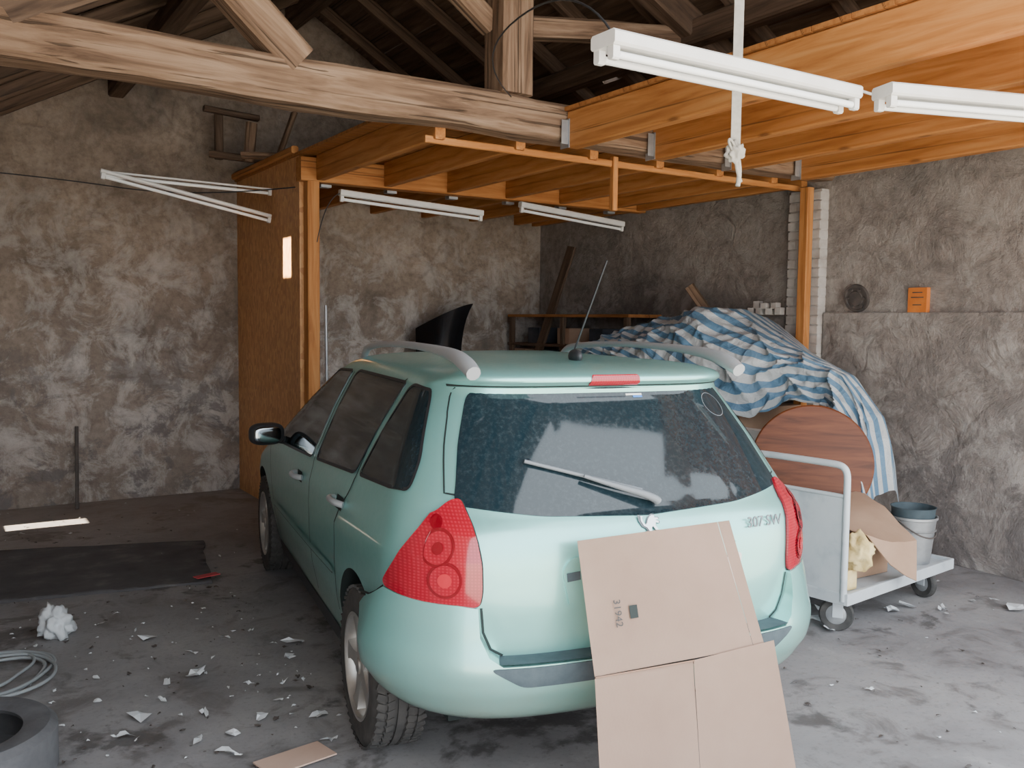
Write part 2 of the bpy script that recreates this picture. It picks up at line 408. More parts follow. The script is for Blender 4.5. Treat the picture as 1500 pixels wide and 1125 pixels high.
beam('plank_3',(2.27,8.62,3.15),(2.27,8.62,3.6),.07,.08,M['old_d'],ls)
beam('plank_4',(2.58,7.9,3.06),(2.74,7.9,3.50),.10,.04,M['old'],ls)
beam('plank_5',(2.3,8.0,3.10),(2.95,7.7,3.10),.12,.05,M['old'],ls)
beam('plank_6',(2.45,8.3,3.10),(2.48,8.3,3.45),.10,.05,M['old'],ls)
# ------------------------------------------------------------------ fluorescent lights
def fluoro(p0,p1,tubes=1,wd=.06,ht=.05):
    p0=Vector(p0);p1=Vector(p1)
    e=group('fluorescent_light',(p0+p1)/2)
    q0=p0-e.location;q1=p1-e.location;d=(q1-q0).normalized()
    beam('housing',q0,q1,wd,ht,M['white'],e,bev=.004)
    side=Vector((0,0,1)).cross(d).normalized()
    offs=[0] if tubes==1 else [-.038,.038]
    dz=-.027-ht/2
    for k in offs:
        a=q0+d*.035+side*k+Vector((0,0,dz));b=q1-d*.035+side*k+Vector((0,0,dz))
        tube('lamp_tube',[a,b],.0135,M['tube'],e,smoothc=False)
        for c,s in((q0,1),(q1,-1)):
            cc=c+d*.018*s+side*k+Vector((0,0,dz+.006))
            beam('socket',cc-d*.014,cc+d*.014,.03,.05,M['white'],e,bev=.003)
    return e
fluoro((1.91,2.45,2.63),(3.19,2.45,2.63),2,.13)
fluoro((3.25,2.34,2.63),(4.47,1.96,2.63),2,.13)
fluoro((2.80,7.0,2.71),(4.14,7.0,2.64))
fluoro((4.54,7.0,2.75),(5.75,7.0,2.65))
fluoro((1.14,7.83,2.83),(2.50,7.80,2.80),1,.02,.015)
fluoro((1.14,7.80,2.83),(2.49,7.80,2.57),1,.045,.03)
wg=group('electric_cable')
tube('wire_1',[(3.2,2.45,2.66),(3.7,2.6,2.70),(4.3,2.7,2.78),(4.9,2.4,2.74),(5.6,2.4,2.79)],.006,M['white'],wg)
tube('wire_2',[(1.95,2.45,2.66),(1.9,2.6,2.9),(2.3,4.0,3.0),(3.0,4.74,3.05)],.004,M['black'],wg)
tube('wire_3',[(-.2,8.88,2.9),(.8,8.6,2.86),(1.9,8.2,2.72),(2.5,7.2,2.75)],.005,M['black'],wg)
tube('wire_4',[(2.9,7.0,2.7),(2.7,7.0,2.78),(2.6,6.98,2.3)],.004,M['black'],wg)
st=group('lashing_strap',(3.08,2.966,0))
beam('webbing',(0,0,4.54),(0,0,2.45),.005,.045,M['strap'],st,roll=math.pi/2+.5,bev=.001)
bm=bmesh.new();bmesh.ops.create_icosphere(bm,subdivisions=4,radius=1)
for v in bm.verts:
    nn=noise.noise(v.co*2.2);v.co=Vector((v.co.x*.045,v.co.y*.032,v.co.z*.045))*(1+.6*nn)
frombm('knot',bm,M['strap'],st,(0,0,2.46),smooth=60)
tube('tail_1',[(0,-.01,2.45),(.02,-.02,2.39),(.005,-.015,2.31)],.011,M['strap'],st)
tube('tail_2',[(-.01,-.01,2.45),(-.012,-.02,2.38),(.02,-.02,2.33)],.008,M['strap'],st)
tube('loop',[(-.03,-.01,2.47),(-.07,-.02,2.50),(-.05,-.02,2.52),(-.01,-.015,2.47)],.006,M['strap'],st)
# ------------------------------------------------------------------ CAR
def T(tab):
    a=np.array(tab,float)
    def f(z):
        return float(np.mean(np.interp([z-.012,z-.006,z,z+.006,z+.012],a[:,0],a[:,1])))
    return f
Wt=T([(.20,.80),(.36,.835),(.5,.865),(.65,.878),(.8,.882),(.90,.876),(.93,.868),(1.0,.848),(1.06,.825),(1.25,.745),(1.42,.655),(1.47,.615),(1.50,.575),(1.52,.51),(1.535,.42),(1.543,.30),(1.548,.1)])
Rt=T([(.20,-.38),(.27,-.52),(.33,-.72),(.37,-.765),(.55,-.78),(.75,-.80),(.88,-.80),(.96,-.79),(1.0,-.768),(1.03,-.735),(1.42,-.455),(1.45,-.45),(1.455,-.50),(1.485,-.515),(1.50,-.49),(1.52,-.41),(1.535,-.25),(1.543,.0),(1.548,.35)])
Ft=T([(.20,3.45),(.5,3.56),(.65,3.54),(.75,3.42),(.85,3.1),(.93,2.8),(.98,2.62),(1.05,2.45),(1.42,1.62),(1.48,1.45),(1.50,1.35),(1.52,1.15),(1.535,.9),(1.543,.7),(1.548,.45)])
Lt=T([(.2,.45),(.9,.42),(1.1,.38),(1.45,.34),(1.548,.05)])
LFt=T([(.2,.8),(.9,.7),(1.1,.55),(1.5,.35),(1.548,.04)])
NE=4.2;PH9=math.asin(.9**(NE/2))
def Bxy(s,z):
    w,R,L,F,LF=Wt(z),Rt(z),Lt(z),Ft(z),LFt(z);a=abs(s)
    if a<.6:
        xn=.9*a/.6;x=w*xn;y=R+L*(1-math.sqrt(max(0,1-xn**NE)))
    elif a<1:
        ph=PH9+(a-.6)/.4*(math.pi/2-PH9);x=w*math.sin(ph)**(2/NE);y=R+L*(1-math.cos(ph))
    else:
        y=R+L+(a-1);x=w
        t=(y-(F-LF))/LF
        if t>0: x=w*max(0,1-min(t,1)**2.6)**(1/2.6)
    x*=1-.02*((y-1.2)/2.2)**2
    return Vector((math.copysign(x,s) if s else 0,y,z))
def sX(x,z):
    w=Wt(z);a=abs(x)/w
    s=.6*a/.9 if a<.9 else .6+.4*(math.asin(min(1,a)**(NE/2))-PH9)/(math.pi/2-PH9)
    return math.copysign(s,x)
def sY(y,z,side=-1):
    R,L=Rt(z),Lt(z);Y=(y-R)/L
    if Y>=1: s=1+(y-R-L)
    else:
        ph=math.acos(max(0,min(1,1-Y)))
        s=.6+.4*(ph-PH9)/(math.pi/2-PH9) if ph>PH9 else .6*(math.sin(ph)**(2/NE))/.9
    return s*side
def Bn(s,z,off=0):
    e=.004;p=Bxy(s,z)
    ds=Bxy(s+e,z)-Bxy(s-e,z);dz=Bxy(s,z+e)-Bxy(s,z-e)
    n=ds.cross(dz)
    if n.length<1e-9:n=Vector((0,-1,0))
    n.normalize();return p+n*off,n
def roundpoly(P,r=.03,seg=4):
    out=[];n=len(P)
    for i in range(n):
        a=Vector(P[i-1]);b=Vector(P[i]);c=Vector(P[(i+1)%n])
        d1=(a-b);d2=(c-b);k1=min(r,d1.length*.45);k2=min(r,d2.length*.45)
        p1=b+d1.normalized()*k1;p2=b+d2.normalized()*k2
        for j in range(seg+1):
            t=j/seg;q=p1*(1-t)**2+b*2*t*(1-t)+p2*t*t;out.append((q.x,q.y))
    return out
def panel(name,poly,mat,off=.004,th=.012,parent=None,step=.03,offn=None,mi=0):
    bm=bmesh.new()
    vs=[bm.verts.new((s,z,0)) for s,z in poly];bm.faces.new(vs)
    smin=min(p[0] for p in poly);smax=max(p[0] for p in poly);zmin=min(p[1] for p in poly);zmax=max(p[1] for p in poly)
    k=smin+.0131
    while k<smax:
        bmesh.ops.bisect_plane(bm,geom=bm.verts[:]+bm.edges[:]+bm.faces[:],plane_co=(k,0,0),plane_no=(1,0,0));k+=step if abs(k)<1.05 else step*2.5
    k=zmin+.0117
    while k<zmax:
        bmesh.ops.bisect_plane(bm,geom=bm.verts[:]+bm.edges[:]+bm.faces[:],plane_co=(0,k,0),plane_no=(0,1,0));k+=step*.8
    be=[e for e in bm.edges if e.is_boundary]
    r=bmesh.ops.extrude_edge_only(bm,edges=be)
    new={v for v in r['geom'] if isinstance(v,bmesh.types.BMVert)}
    for e in be: e.smooth=False
    for v in bm.verts:
        s,z=v.co.x,v.co.y
        o=off if offn is None else offn(s,z)
        if v in new:o=o-th if offn is None else -.004
        v.co=Bn(s,z,o)[0]
    bmesh.ops.recalc_face_normals(bm,faces=bm.faces)
    for f in bm.faces:f.smooth=True
    me=bpy.data.meshes.new(name);bm.to_mesh(me);bm.free()
    return mkobj(name,me,mat,parent)
def strip(name,pts,w,mat,parent,off=.0015,sub=12):
    P=[]
    for i in range(len(pts)-1):
        for j in range(sub):
            t=j/sub;P.append((pts[i][0]*(1-t)+pts[i+1][0]*t,pts[i][1]*(1-t)+pts[i+1][1]*t))
    P.append(pts[-1])
    bm=bmesh.new();prev=None
    for i,(s,z) in enumerate(P):
        a=P[max(0,i-1)];b=P[min(len(P)-1,i+1)]
        pa=Bn(*a)[0];pb=Bn(*b)[0];q,n=Bn(s,z,off);t=(pb-pa).normalized();sd=n.cross(t).normalized()*w/2
        c=(bm.verts.new(q+sd),bm.verts.new(q-sd))
        if prev: bm.faces.new((prev[0],prev[1],c[1],c[0]))
        prev=c
    bmesh.ops.recalc_face_normals(bm,faces=bm.faces)
    return frombm(name,bm,mat,parent,smooth=80)
car=group('car',(2.236,3.143,0),(0,0,-.1701))
bm=bmesh.new();zs=list(np.arange(.20,1.0,.03))+list(np.arange(1.0,1.44,.022))+list(np.arange(1.445,1.53,.006))+[1.532,1.537,1.541,1.545,1.548]
ss=[i/30 for i in range(31)]
rings=[]
for z in zs:
    z=float(z);half=[]
    for s in ss: half.append(Bxy(s,z))
    y0=Rt(z)+Lt(z);y1=Ft(z)-LFt(z)
    for i in range(1,40): half.append(Bxy(1+(y1-y0)*i/39,z))
    for i in range(1,17): 
        t=math.sin(i/16*math.pi/2);half.append(Bxy(1+(y1-y0)+LFt(z)*t,z))
    full=half+[Vector((-v.x,v.y,v.z)) for v in half[-2:0:-1]]
    rings.append([bm.verts.new(v) for v in full])
n=len(rings[0])
for i in range(len(rings)-1):
    for j in range(n): bm.faces.new((rings[i][j],rings[i][(j+1)%n],rings[i+1][(j+1)%n],rings[i+1][j]))
bm.faces.new(rings[0][::-1]);bm.faces.new(rings[-1])
bmesh.ops.recalc_face_normals(bm,faces=bm.faces)
for f in bm.faces:
    if f.calc_center_median().z<.345 and f.calc_center_median().y<-.2: f.material_index=1
body=frombm('body',bm,[M['paint'],M['gap']],None)
cuts=[]
for y in (0,2.708):
    for s in (-1,1):
        bm=bmesh.new();bmesh.ops.create_cone(bm,cap_ends=True,segments=64,radius1=.365,radius2=.365,depth=.42,matrix=Matrix.Translation((s*.80,y,.335))@Matrix.Rotation(math.pi/2,4,'Y'))
        for f in bm.faces:f.material_index=1
        cuts.append(frombm('cut',bm,[M['paint'],M['gap']],None))
boolean(body,cuts)
bm=bmesh.new();bm.from_mesh(body.data)
for f in bm.faces:f.smooth=True
for e in bm.edges:
    if len(e.link_faces)==2 and e.calc_face_angle(0)>math.radians(38): e.smooth=False
bm.to_mesh(body.data);bm.free();body.parent=car
def PX(l,side=1): return [(sX(x*side,z),z) for x,z in l]
def PYs(l,side=-1): return [(sY(y,z,side),z) for y,z in l]
def boff(s,z):
    o=float(np.interp(z,[.34,.40,.48,.54,.575,.64,.70,.77],[.0,.045,.078,.082,.075,.05,.035,.012]))
    a=abs(s)
    if a>1: o*=max(.15,1-(a-1)*2.2)
    return o
def arc_y(z): return -math.sqrt(max(0,.368**2-(z-.335)**2))
bl=[(sY(arc_y(z),z,-1),z) for z in (.345,.42,.48,.54,.60,.64)]
br=[(sY(arc_y(z),z,1),z) for z in (.345,.42,.48,.54,.60,.64)]
topl=[(sY(-.28,.685,-1),.685),(sY(-.45,.765,-1),.765),(sX(-.70,.755),.755),(sX(-.64,.748),.748),(sX(-.63,.66),.66),(sX(-.60,.60),.60),(sX(-.56,.572),.572)]
bp=bl+topl+[(-s,z) for s,z in topl[::-1]]+br[::-1]
panel('rear_bumper',bp,M['paint'],parent=car,offn=boff)
pad=roundpoly(PX([(-.60,.568),(-.50,.50),(.50,.50),(.60,.568)]),.02)
o=panel('bumper_pad',pad,M['pad'],parent=car,offn=lambda s,z:boff(s,z)+.004)
bm=bmesh.new();prev=None
for i in range(41):
    x=-.57+1.14*i/40;s=sX(x,.572);a=Bn(s,.572,.079)[0];b=Bn(s,.572,-.002)[0];a.z=.574;b.z=.576
    c=(bm.verts.new(a),bm.verts.new(b))
    if prev: bm.faces.new((prev[0],prev[1],c[1],c[0]))
    prev=c
bmesh.ops.recalc_face_normals(bm,faces=bm.faces)
frombm('bumper_step',bm,M['pad'],car)
rg=[(-.683,1.066),(-.40,1.03),(0,1.012),(.40,1.03),(.683,1.066),(.66,1.13),(.61,1.28),(.555,1.405),(.53,1.432),(.25,1.442),(0,1.446),(-.25,1.442),(-.53,1.432),(-.555,1.405),(-.61,1.28),(-.66,1.13)]
panel('rear_window',roundpoly(PX(rg),.03),M['glass'],.003,.01,car)
MIR=pm('mirror',(.25,.28,.30),.08,1)
for sd in (-1,1):
    q1=[(2.28,.945),(1.03,1.005),(1.00,1.435),(1.30,1.425),(1.80,1.24),(2.10,1.08)]
    panel('front_door_window',roundpoly(PYs(q1,sd),.04),M['glass'],.003,.01,car)
    q2=[(.93,1.01),(.20,1.055),(.06,1.435),(.90,1.44)]
    panel('rear_door_window',roundpoly(PYs(q2,sd),.04),M['glass'],.003,.01,car)
    q3=[(.13,1.06),(-.44,1.095),(-.40,1.20),(-.23,1.425),(-.02,1.435)]
    panel('quarter_window',roundpoly(PYs(q3,sd),.05),M['glass'],.003,.01,car)
    for q in (q1,q2,q3):
        P=roundpoly(PYs(q,sd),.04);P=P+[P[0]]
        strip('window_seal',P,.014,M['black'],car,.005,3)
    for q in ([(.97,1.43),(.98,1.0),(.96,.6),(.95,.36)],[(.10,1.45),(.17,1.05),(.36,.82),(.385,.55),(.40,.42)],[(2.32,.93),(2.28,.70),(2.20,.36)],[(.40,.30),(2.25,.30)]):
        strip('door_gap',PYs(q,sd),.009,M['gap'],car,.0015)
    strip('bumper_gap',PYs([(-.45,.768),(-.28,.690),(-.12,.66)],sd),.009,M['gap'],car,.012,6)
    strip('side_moulding',PYs([(.42,.60),(.97,.585),(2.2,.56)],sd),.03,M['paint'],car,.008)
    strip('moulding_shadow',PYs([(.42,.583),(.97,.568),(2.2,.543)],sd),.008,M['gap'],car,.006)
    strip('sill',PYs([(.42,.26),(2.3,.26)],sd),.10,M['black'],car,.004)
    for y,z in ((.30,.92),(1.22,.885)):
        tube('door_handle',[Bn(sY(y-.09,z,sd),z,.006)[0],Bn(sY(y-.07,z,sd),z,.034)[0],Bn(sY(y,z,sd),z,.042)[0],Bn(sY(y+.07,z,sd),z,.034)[0],Bn(sY(y+.09,z,sd),z,.006)[0]],.014,M['rail'],car)
        strip('handle_recess',PYs([(y-.06,z-.004),(y+.06,z-.004)],sd),.055,M['gap'],car,.002,6)
    lp=[(.655,1.085),(.69,1.078)]
    out=PX(lp)+[(sY(-.585,1.04,1),1.04),(sY(-.565,.96,1),.96),(sY(-.51,.87,1),.87),(sY(-.44,.785,1),.785),(sY(-.46,.768,1),.768)]+PX([(.70,.752),(.637,.748),(.628,.80),(.63,.90),(.645,1.02)])
    out=[(s*sd,z) for s,z in out]
    panel('tail_lamp',roundpoly(out,.02),M['red'],.012,.03,car,step=.02)
    P=roundpoly(out,.02);strip('lamp_gap',P+[P[0]],.008,M['gap'],car,.003,2)
    for (x,z,r,mm,of) in ((.75,.935,.060,'red2',.0145),(.735,.835,.060,'red2',.0145),(.75,.935,.050,'red',.0165),(.735,.835,.050,'red',.0165),(.735,.835,.024,'lampc',.018),(.75,.935,.020,'red2',.018),(.742,1.01,.022,'red2',.0145)):
        s0=sX(x,z)*sd
        bm=bmesh.new();bmesh.ops.create_circle(bm,cap_ends=True,segments=32,radius=1)
        for v in bm.verts:
            t1=(Bn(s0+.01,z,0)[0]-Bn(s0-.01,z,0)[0]);k=t1.length/.02
            v.co=Bn(s0+v.co.x*r/k,z+v.co.y*r,of)[0]
        frombm('lamp_lens',bm,M[mm],car)
    strip('tailgate_gap',PX([(.632,.745),(.622,.66),(.595,.60),(.555,.578)],sd),.009,M['gap'],car,.002,6)
    strip('tailgate_gap_upper',PX([(.66,1.095),(.70,1.10),(.675,1.2),(.625,1.34),(.575,1.445)],sd),.007,M['gap'],car,.002,6)
    pts=[];rad=[]
    for t,zo,rr in ((0,1.505,1.6),(.04,1.535,1.9),(.12,1.562,1.5),(.25,1.578,1.0),(.5,1.588,.85),(.75,1.58,.85),(.92,1.56,1.0),(.97,1.54,1.1),(1,1.50,1.0)):
        y=-.50+t*1.62;pts.append((sd*(.575-.02*abs(t-.5)),y,zo-.004*abs(t)));rad.append(rr)
    tube('roof_rail',pts,.017,M['rail'],car,radii=rad)
    bm=bmesh.new();bmesh.ops.create_icosphere(bm,subdivisions=4,radius=1)
    for v in bm.verts:
        c=v.co;v.co=Vector((math.copysign(abs(c.x)**.7,c.x)*.10,math.copysign(abs(c.y)**.8,c.y)*.06,math.copysign(abs(c.z)**.65,c.z)*.064))
    frombm('wing_mirror',bm,M['black'],car,(sd*.965,1.82,1.03),(0,0,-sd*.15),smooth=60)
    bm=bmesh.new();bmesh.ops.create_icosphere(bm,subdivisions=4,radius=1)
    for v in bm.verts:
        c=v.co;v.co=Vector((math.copysign(abs(c.x)**.6,c.x)*.078,c.y*.012,math.copysign(abs(c.z)**.6,c.z)*.046))
    frombm('mirror_glass',bm,MIR,car,(sd*.965,1.768,1.03),(0,0,-sd*.15),smooth=60)
    tube('mirror_arm',[(sd*.80,1.93,.965),(sd*.88,1.86,.99)],.025,M['black'],car,smoothc=False)
panel('brake_light',roundpoly(PX([(-.108,1.457),(.108,1.457),(.10,1.492),(-.10,1.492)]),.008),M['red'],.004,.012,car,step=.015)
strip('spoiler_gap',PX([(-.60,1.452),(0,1.452),(.60,1.452)]),.010,M['gap'],car,.001,20)
def gp(x,z,o): return Bn(sX(x,z),z,o)[0]
tube('wiper_arm',[gp(.05,1.045,.02),gp(.03,1.055,.035),gp(-.12,1.10,.034),gp(-.22,1.135,.03)],.010,M['wiper'],car,radii=[1.6,1.5,1,.7])
tube('wiper_blade',[gp(.0,1.085,.018),gp(-.2,1.135,.02),gp(-.42,1.195,.016)],.007,M['wiper'],car)
def relief(name,pts,scale,x,z,mat,th=.006):
    bm=bmesh.new();s0=sX(x,z);q,nn=Bn(s0,z,.002)
    X=Vector((1,0,0));X=(X-nn*X.dot(nn)).normalized();Z=X.cross(-nn).normalized()
    if Z.z<0: Z=-Z
    vs=[bm.verts.new(q+X*(u*scale)+Z*(v*scale)) for u,v in pts];f=bm.faces.new(vs)
    r=bmesh.ops.extrude_face_region(bm,geom=[f]);
    for v in r['geom']:
        if isinstance(v,bmesh.types.BMVert): v.co+=nn*th
    bmesh.ops.recalc_face_normals(bm,faces=bm.faces);return frombm(name,bm,mat,car)
lion=[(-.5,-.9),(-.2,-.9),(-.15,-.5),(.1,-.3),(.35,-.8),(.7,-.8),(.6,-.6),(.45,-.3),(.55,.1),(.95,.0),(1.0,.2),(.6,.4),(1.0,.45),(.95,.65),(.5,.7),(.55,.95),(.2,1.0),(-.1,.85),(-.4,.5),(-.6,.1),(-.85,-.1),(-1.1,.3),(-1.15,.8),(-.95,.9),(-1.3,1.0),(-1.35,.4),(-1.1,-.2),(-.7,-.45)]
relief('emblem_base',[(u*1.12,v*1.12) for u,v in lion],.032,.0,.985,M['wiper'],.003)
relief('emblem',lion,.030,.0,.985,M['chrome'])
panel('plate_recess',roundpoly(PX([(-.33,.73),(.36,.73),(.40,.86),(.37,.90),(-.33,.90),(-.36,.86)]),.02),M['paint'],.010,.012,car)
panel('number_plate',PX([(-.26,.745),(.26,.745),(.26,.855),(-.26,.855)]),M['white'],.014,.004,car)
panel('plate_end',roundpoly(PX([(.30,.75),(.36,.75),(.375,.86),(.31,.87)]),.015),M['white'],.015,.004,car)
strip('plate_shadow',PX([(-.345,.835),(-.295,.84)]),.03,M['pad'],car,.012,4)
tc=bpy.data.curves.new('model_badge','FONT');tc.body='307 SW';tc.size=.056;tc.extrude=.002;tc.align_x='CENTER'
to=bpy.data.objects.new('model_badge',tc);COL.objects.link(to);tc.materials.append(M['wiper'])
q,nn=Bn(sX(.50,.94),.94,.006);X=Vector((1,0,0));X=(X-nn*X.dot(nn)).normalized();Y=nn.cross(X)
to.matrix_world=Matrix.Translation(q)@Matrix((X,Y,nn)).transposed().to_4x4();to.parent=car
bm=bmesh.new();bmesh.ops.create_icosphere(bm,subdivisions=3,radius=1)
for v in bm.verts:v.co=Vector((v.co.x*.022,v.co.y*.05,v.co.z*.03))
frombm('antenna_base',bm,M['black'],car,(0,-.17,1.55),smooth=60)
tube('antenna',[(0,-.15,1.56),(.035,-.36,1.93)],.004,M['black'],car,smoothc=False)
def disc_on(name,x,z,r,mat,off,r2=0):
    bm=bmesh.new();s0=sX(x,z);k=(Bn(s0+.01,z,0)[0]-Bn(s0-.01,z,0)[0]).length/.02
    A=[];B=[]
    for i in range(40):
        a=i/40*2*math.pi;A.append(bm.verts.new(Bn(s0+math.cos(a)*r/k,z+math.sin(a)*r*.85,off)[0]));B.append(bm.verts.new(Bn(s0+math.cos(a)*r2/k,z+math.sin(a)*r2*.85,off)[0]))
    for i in range(40): bm.faces.new((A[i],A[(i+1)%40],B[(i+1)%40],B[i]))
    frombm(name,bm,mat,car)
disc_on('sticker_ring',.475,1.365,.052,M['steel'],.0045,.050)
panel('window_sticker',PX([(.07,1.41),(.14,1.41),(.14,1.417),(.07,1.417)]),M['white'],.005,.001,car)
panel('window_sticker',PX([(.10,1.402),(.14,1.402),(.14,1.409),(.10,1.409)]),M['blue'],.005,.001,car)
def wheel(x,y,side):
    w=group('wheel',(x,y,.315),(0,0,0 if side>0 else math.pi));w.parent=car
    prof=[(-.10,.205),(-.102,.24),(-.104,.28),(-.092,.305)]
    for gx in (-.06,-.02,.02,.06):
        prof+=[(gx-.013,.314),(gx-.006,.314),(gx-.006,.305),(gx+.006,.305),(gx+.006,.314)]
    prof+=[(.092,.305),(.104,.28),(.102,.24),(.10,.205),(.06,.20),(-.06,.20)]
    lathe('tyre',prof,M['rub'],w,72,closed=True,smooth=35)
    bm=bmesh.new()
    for i in range(54):
        a=i/54*2*math.pi
        for gx,sk in ((-.082,.35),(-.04,-.35),(.04,.35),(.082,-.35)):
            m4=Matrix.Rotation(a+(gx*sk*3),4,'X')@Matrix.Translation((gx,0,.311))@Matrix.Rotation(sk,4,'Z')
            bm_box(bm,(-.016,-.011,-.006),(.016,.011,.006),0,0,m4)
    frombm('tread_blocks',bm,M['rub'],w)
    lathe('rim',[(.098,.207),(.104,.212),(.104,.200),(.09,.190),(.05,.183),(-.09,.18),(-.098,.207)],M['alloy'],w,64)
    lathe('brake_drum',[(.0,.0),(.0,.135),(-.03,.14)],M['iron'],w,32)
    lathe('inner_disc',[(-.05,.0),(-.05,.19)],M['gap'],w,32)
    bm=bmesh.new()
    for i in range(5):
        a=i/5*2*math.pi+.3
        R=Matrix.Rotation(a,4,'X')
        pr=[(.0,.0,.052,.085),(.07,.0,.043,.088),(.12,.0,.034,.088),(.165,.0,.040,.09),(.195,.0,.058,.094)]
        ring=[]
        for r,_,hw,xx in pr:
            ring.append([bm.verts.new(R@Vector(c)) for c in ((xx,-hw*.75,r),(xx,hw*.75,r),(xx-.035,hw,r),(xx-.035,-hw,r))])
        for k in range(len(ring)-1):
            for j in range(4): bm.faces.new((ring[k][j],ring[k][(j+1)%4],ring[k+1][(j+1)%4],ring[k+1][j]))
    bmesh.ops.recalc_face_normals(bm,faces=bm.faces)
    frombm('spokes',bm,M['alloy'],w,smooth=40)
    lathe('hub',[(.099,0),(.099,.028),(.092,.032),(.088,.06),(.04,.065)],M['alloy'],w,32)
for y in (0,2.708):
    for s in (-1,1): wheel(s*.765,y,s)
box('underbody',(-.6,-.35,.19),(.6,3.3,.30),M['gap'],car)
# ------------------------------------------------------------------ leaning cardboard
cb=group('flattened_cardboard_box',(2.236,3.143,0),(0,0,-.1701))
def sheet(name,quad,th,mat,parent,nu=10,nv=10,wob=.004,edge=None):
    bm=bmesh.new();TL,TR,BR,BL=[Vector(q) for q in quad];nrm=((TR-TL).cross(BL-TL)).normalized()
    G=[]
    for i in range(nv+1):
        v=i/nv;row=[]
        for j in range(nu+1):
            u=j/nu;pp=(TL*(1-u)+TR*u)*(1-v)+(BL*(1-u)+BR*u)*v
            pp=pp+nrm*noise.noise(pp*3)*wob
            row.append(bm.verts.new(pp))
        G.append(row)
    for i in range(nv):
        for j in range(nu): bm.faces.new((G[i][j],G[i][j+1],G[i+1][j+1],G[i+1][j]))
    r=bmesh.ops.solidify(bm,geom=bm.faces[:],thickness=th)
    bmesh.ops.recalc_face_normals(bm,faces=bm.faces)
    return frombm(name,bm,mat,parent,smooth=40)
sheet('upper_panel',[(-.335,-.868,.975),(.215,-.865,.995),(.295,-.985,.575),(-.325,-.985,.56)],.006,M['card'],cb)
sheet('upper_flap',[(.2165,-.865,.995),(.262,-.870,.998),(.338,-.985,.585),(.2965,-.985,.575)],.006,M['card'],cb,3,10)
sheet('lower_panel',[(-.327,-.990,.556),(.045,-.990,.562),(.03,-1.10,.0),(-.34,-1.10,.0)],.006,M['card'],cb)
sheet('lower_flap',[(.046,-.992,.566),(.375,-.992,.592),(.44,-1.10,.0),(.031,-1.10,.0)],.006,M['card'],cb)
tube('fold_crease',[(-.325,-.991,.559),(.045,-.995,.566)],.0025,M['card_e'],cb,smoothc=False)
tc=bpy.data.curves.new('printed_number','FONT');tc.body='31942';tc.size=.036;tc.extrude=.0003
to=bpy.data.objects.new('printed_number',tc);COL.objects.link(to);tc.materials.append(M['black']);to.parent=cb
pa=Vector((-.335,-.868,.975));pb=Vector((-.325,-.985,.56));dn=(pb-pa).normalized();rt=Vector((1,0,0));nn=dn.cross(rt).normalized()
if nn.y>0: nn=-nn
X2=dn;Y2=nn.cross(X2)
org=pa+dn*.20+rt*.10+nn*.006
to.matrix_local=Matrix.Translation(org)@Matrix((X2,Y2,nn)).transposed().to_4x4()
bm=bmesh.new();bm_box(bm,(0,0,0),(.042,.030,.0006))
o=frombm('printed_mark',bm,M['gap'],cb);o.matrix_local=Matrix.Translation(pa+dn*.225+rt*.155+nn*.006)@Matrix((X2,Y2,nn)).transposed().to_4x4()
# ------------------------------------------------------------------ platform trolley
tg=group('platform_trolley',(4.10,3.05,0),(0,0,math.radians(7)))
bm=bmesh.new()
bm_box(bm,(0,0,.20),(1.22,.70,.225),.005);bm_box(bm,(-.01,-.012,.18),(1.23,.012,.245),.006);bm_box(bm,(-.01,.69,.18),(1.23,.714,.245),.006)
bm_box(bm,(-.012,0,.18),(.012,.70,.245),.006);bm_box(bm,(1.208,0,.18),(1.232,.70,.245),.006)
frombm('deck',bm,M['cart'],tg)
tube('handle_frame',[(0,.02,.20),(0,.02,.80),(0,.02,.90),(0,.05,.935),(0,.12,.94),(0,.58,.94),(0,.65,.935),(0,.68,.90),(0,.68,.80),(0,.68,.20)],.019,M['cart'],tg)
box('end_panel',(-.008,.035,.235),(.008,.665,.76),M['cart'],tg,.003)
tube('panel_rail',[(0,.02,.77),(0,.68,.77)],.012,M['cart'],tg,smoothc=False)
for x,y,a in ((.10,.08,.5),(1.08,.08,-.3),(.10,.62,.2),(1.08,.62,0)):
    w=group('castor',(x,y,0),(0,0,a));w.parent=tg
    lathe('tyre',[(-.02,.055),(-.022,.085),(-.014,.092),(.014,.092),(.022,.085),(.02,.055)],M['rub'],w,36,axis='X',loc=(0,.03,.092),closed=True)
    lathe('wheel_hub',[(-.024,0),(-.024,.03),(-.015,.057),(.015,.057),(.024,.03),(.024,0)],M['steel'],w,24,axis='X',loc=(0,.03,.092))
    bm=bmesh.new()
    for s in(-1,1): bm_box(bm,(s*.03-.003,-.005,.08),(s*.03+.003,.05,.185),.001)
    bm_box(bm,(-.045,-.04,.176),(.045,.055,.186),.001)
    frombm('fork',bm,M['cart'],w)
bk=group('bucket',(5.10,3.335,.226))
lathe('pail',[(0,0),(0,.105),(.27,.135),(.275,.145),(.29,.145),(.29,.138),(.275,.13),(.01,.10),(.008,0)],M['steel'],bk,48,axis='Z')
lathe('rib',[(.20,.131),(.205,.137),(.21,.132)],M['steel'],bk,48,axis='Z')
tube('bail',[(-.145,0,.27),(-.12,-.09,.20),(-.0,-.15,.16),(.12,-.09,.20),(.145,0,.27)],.004,M['iron'],bk)
lathe('inner_pail',[(.16,0),(.16,.118),(.33,.128),(.345,.134),(.345,.126),(.17,.11),(.165,0)],M['pad'],bk,48,axis='Z')
box('storage_box',(4.32,3.25,.228),(4.74,3.62,.44),M['card_d'],None,.004)
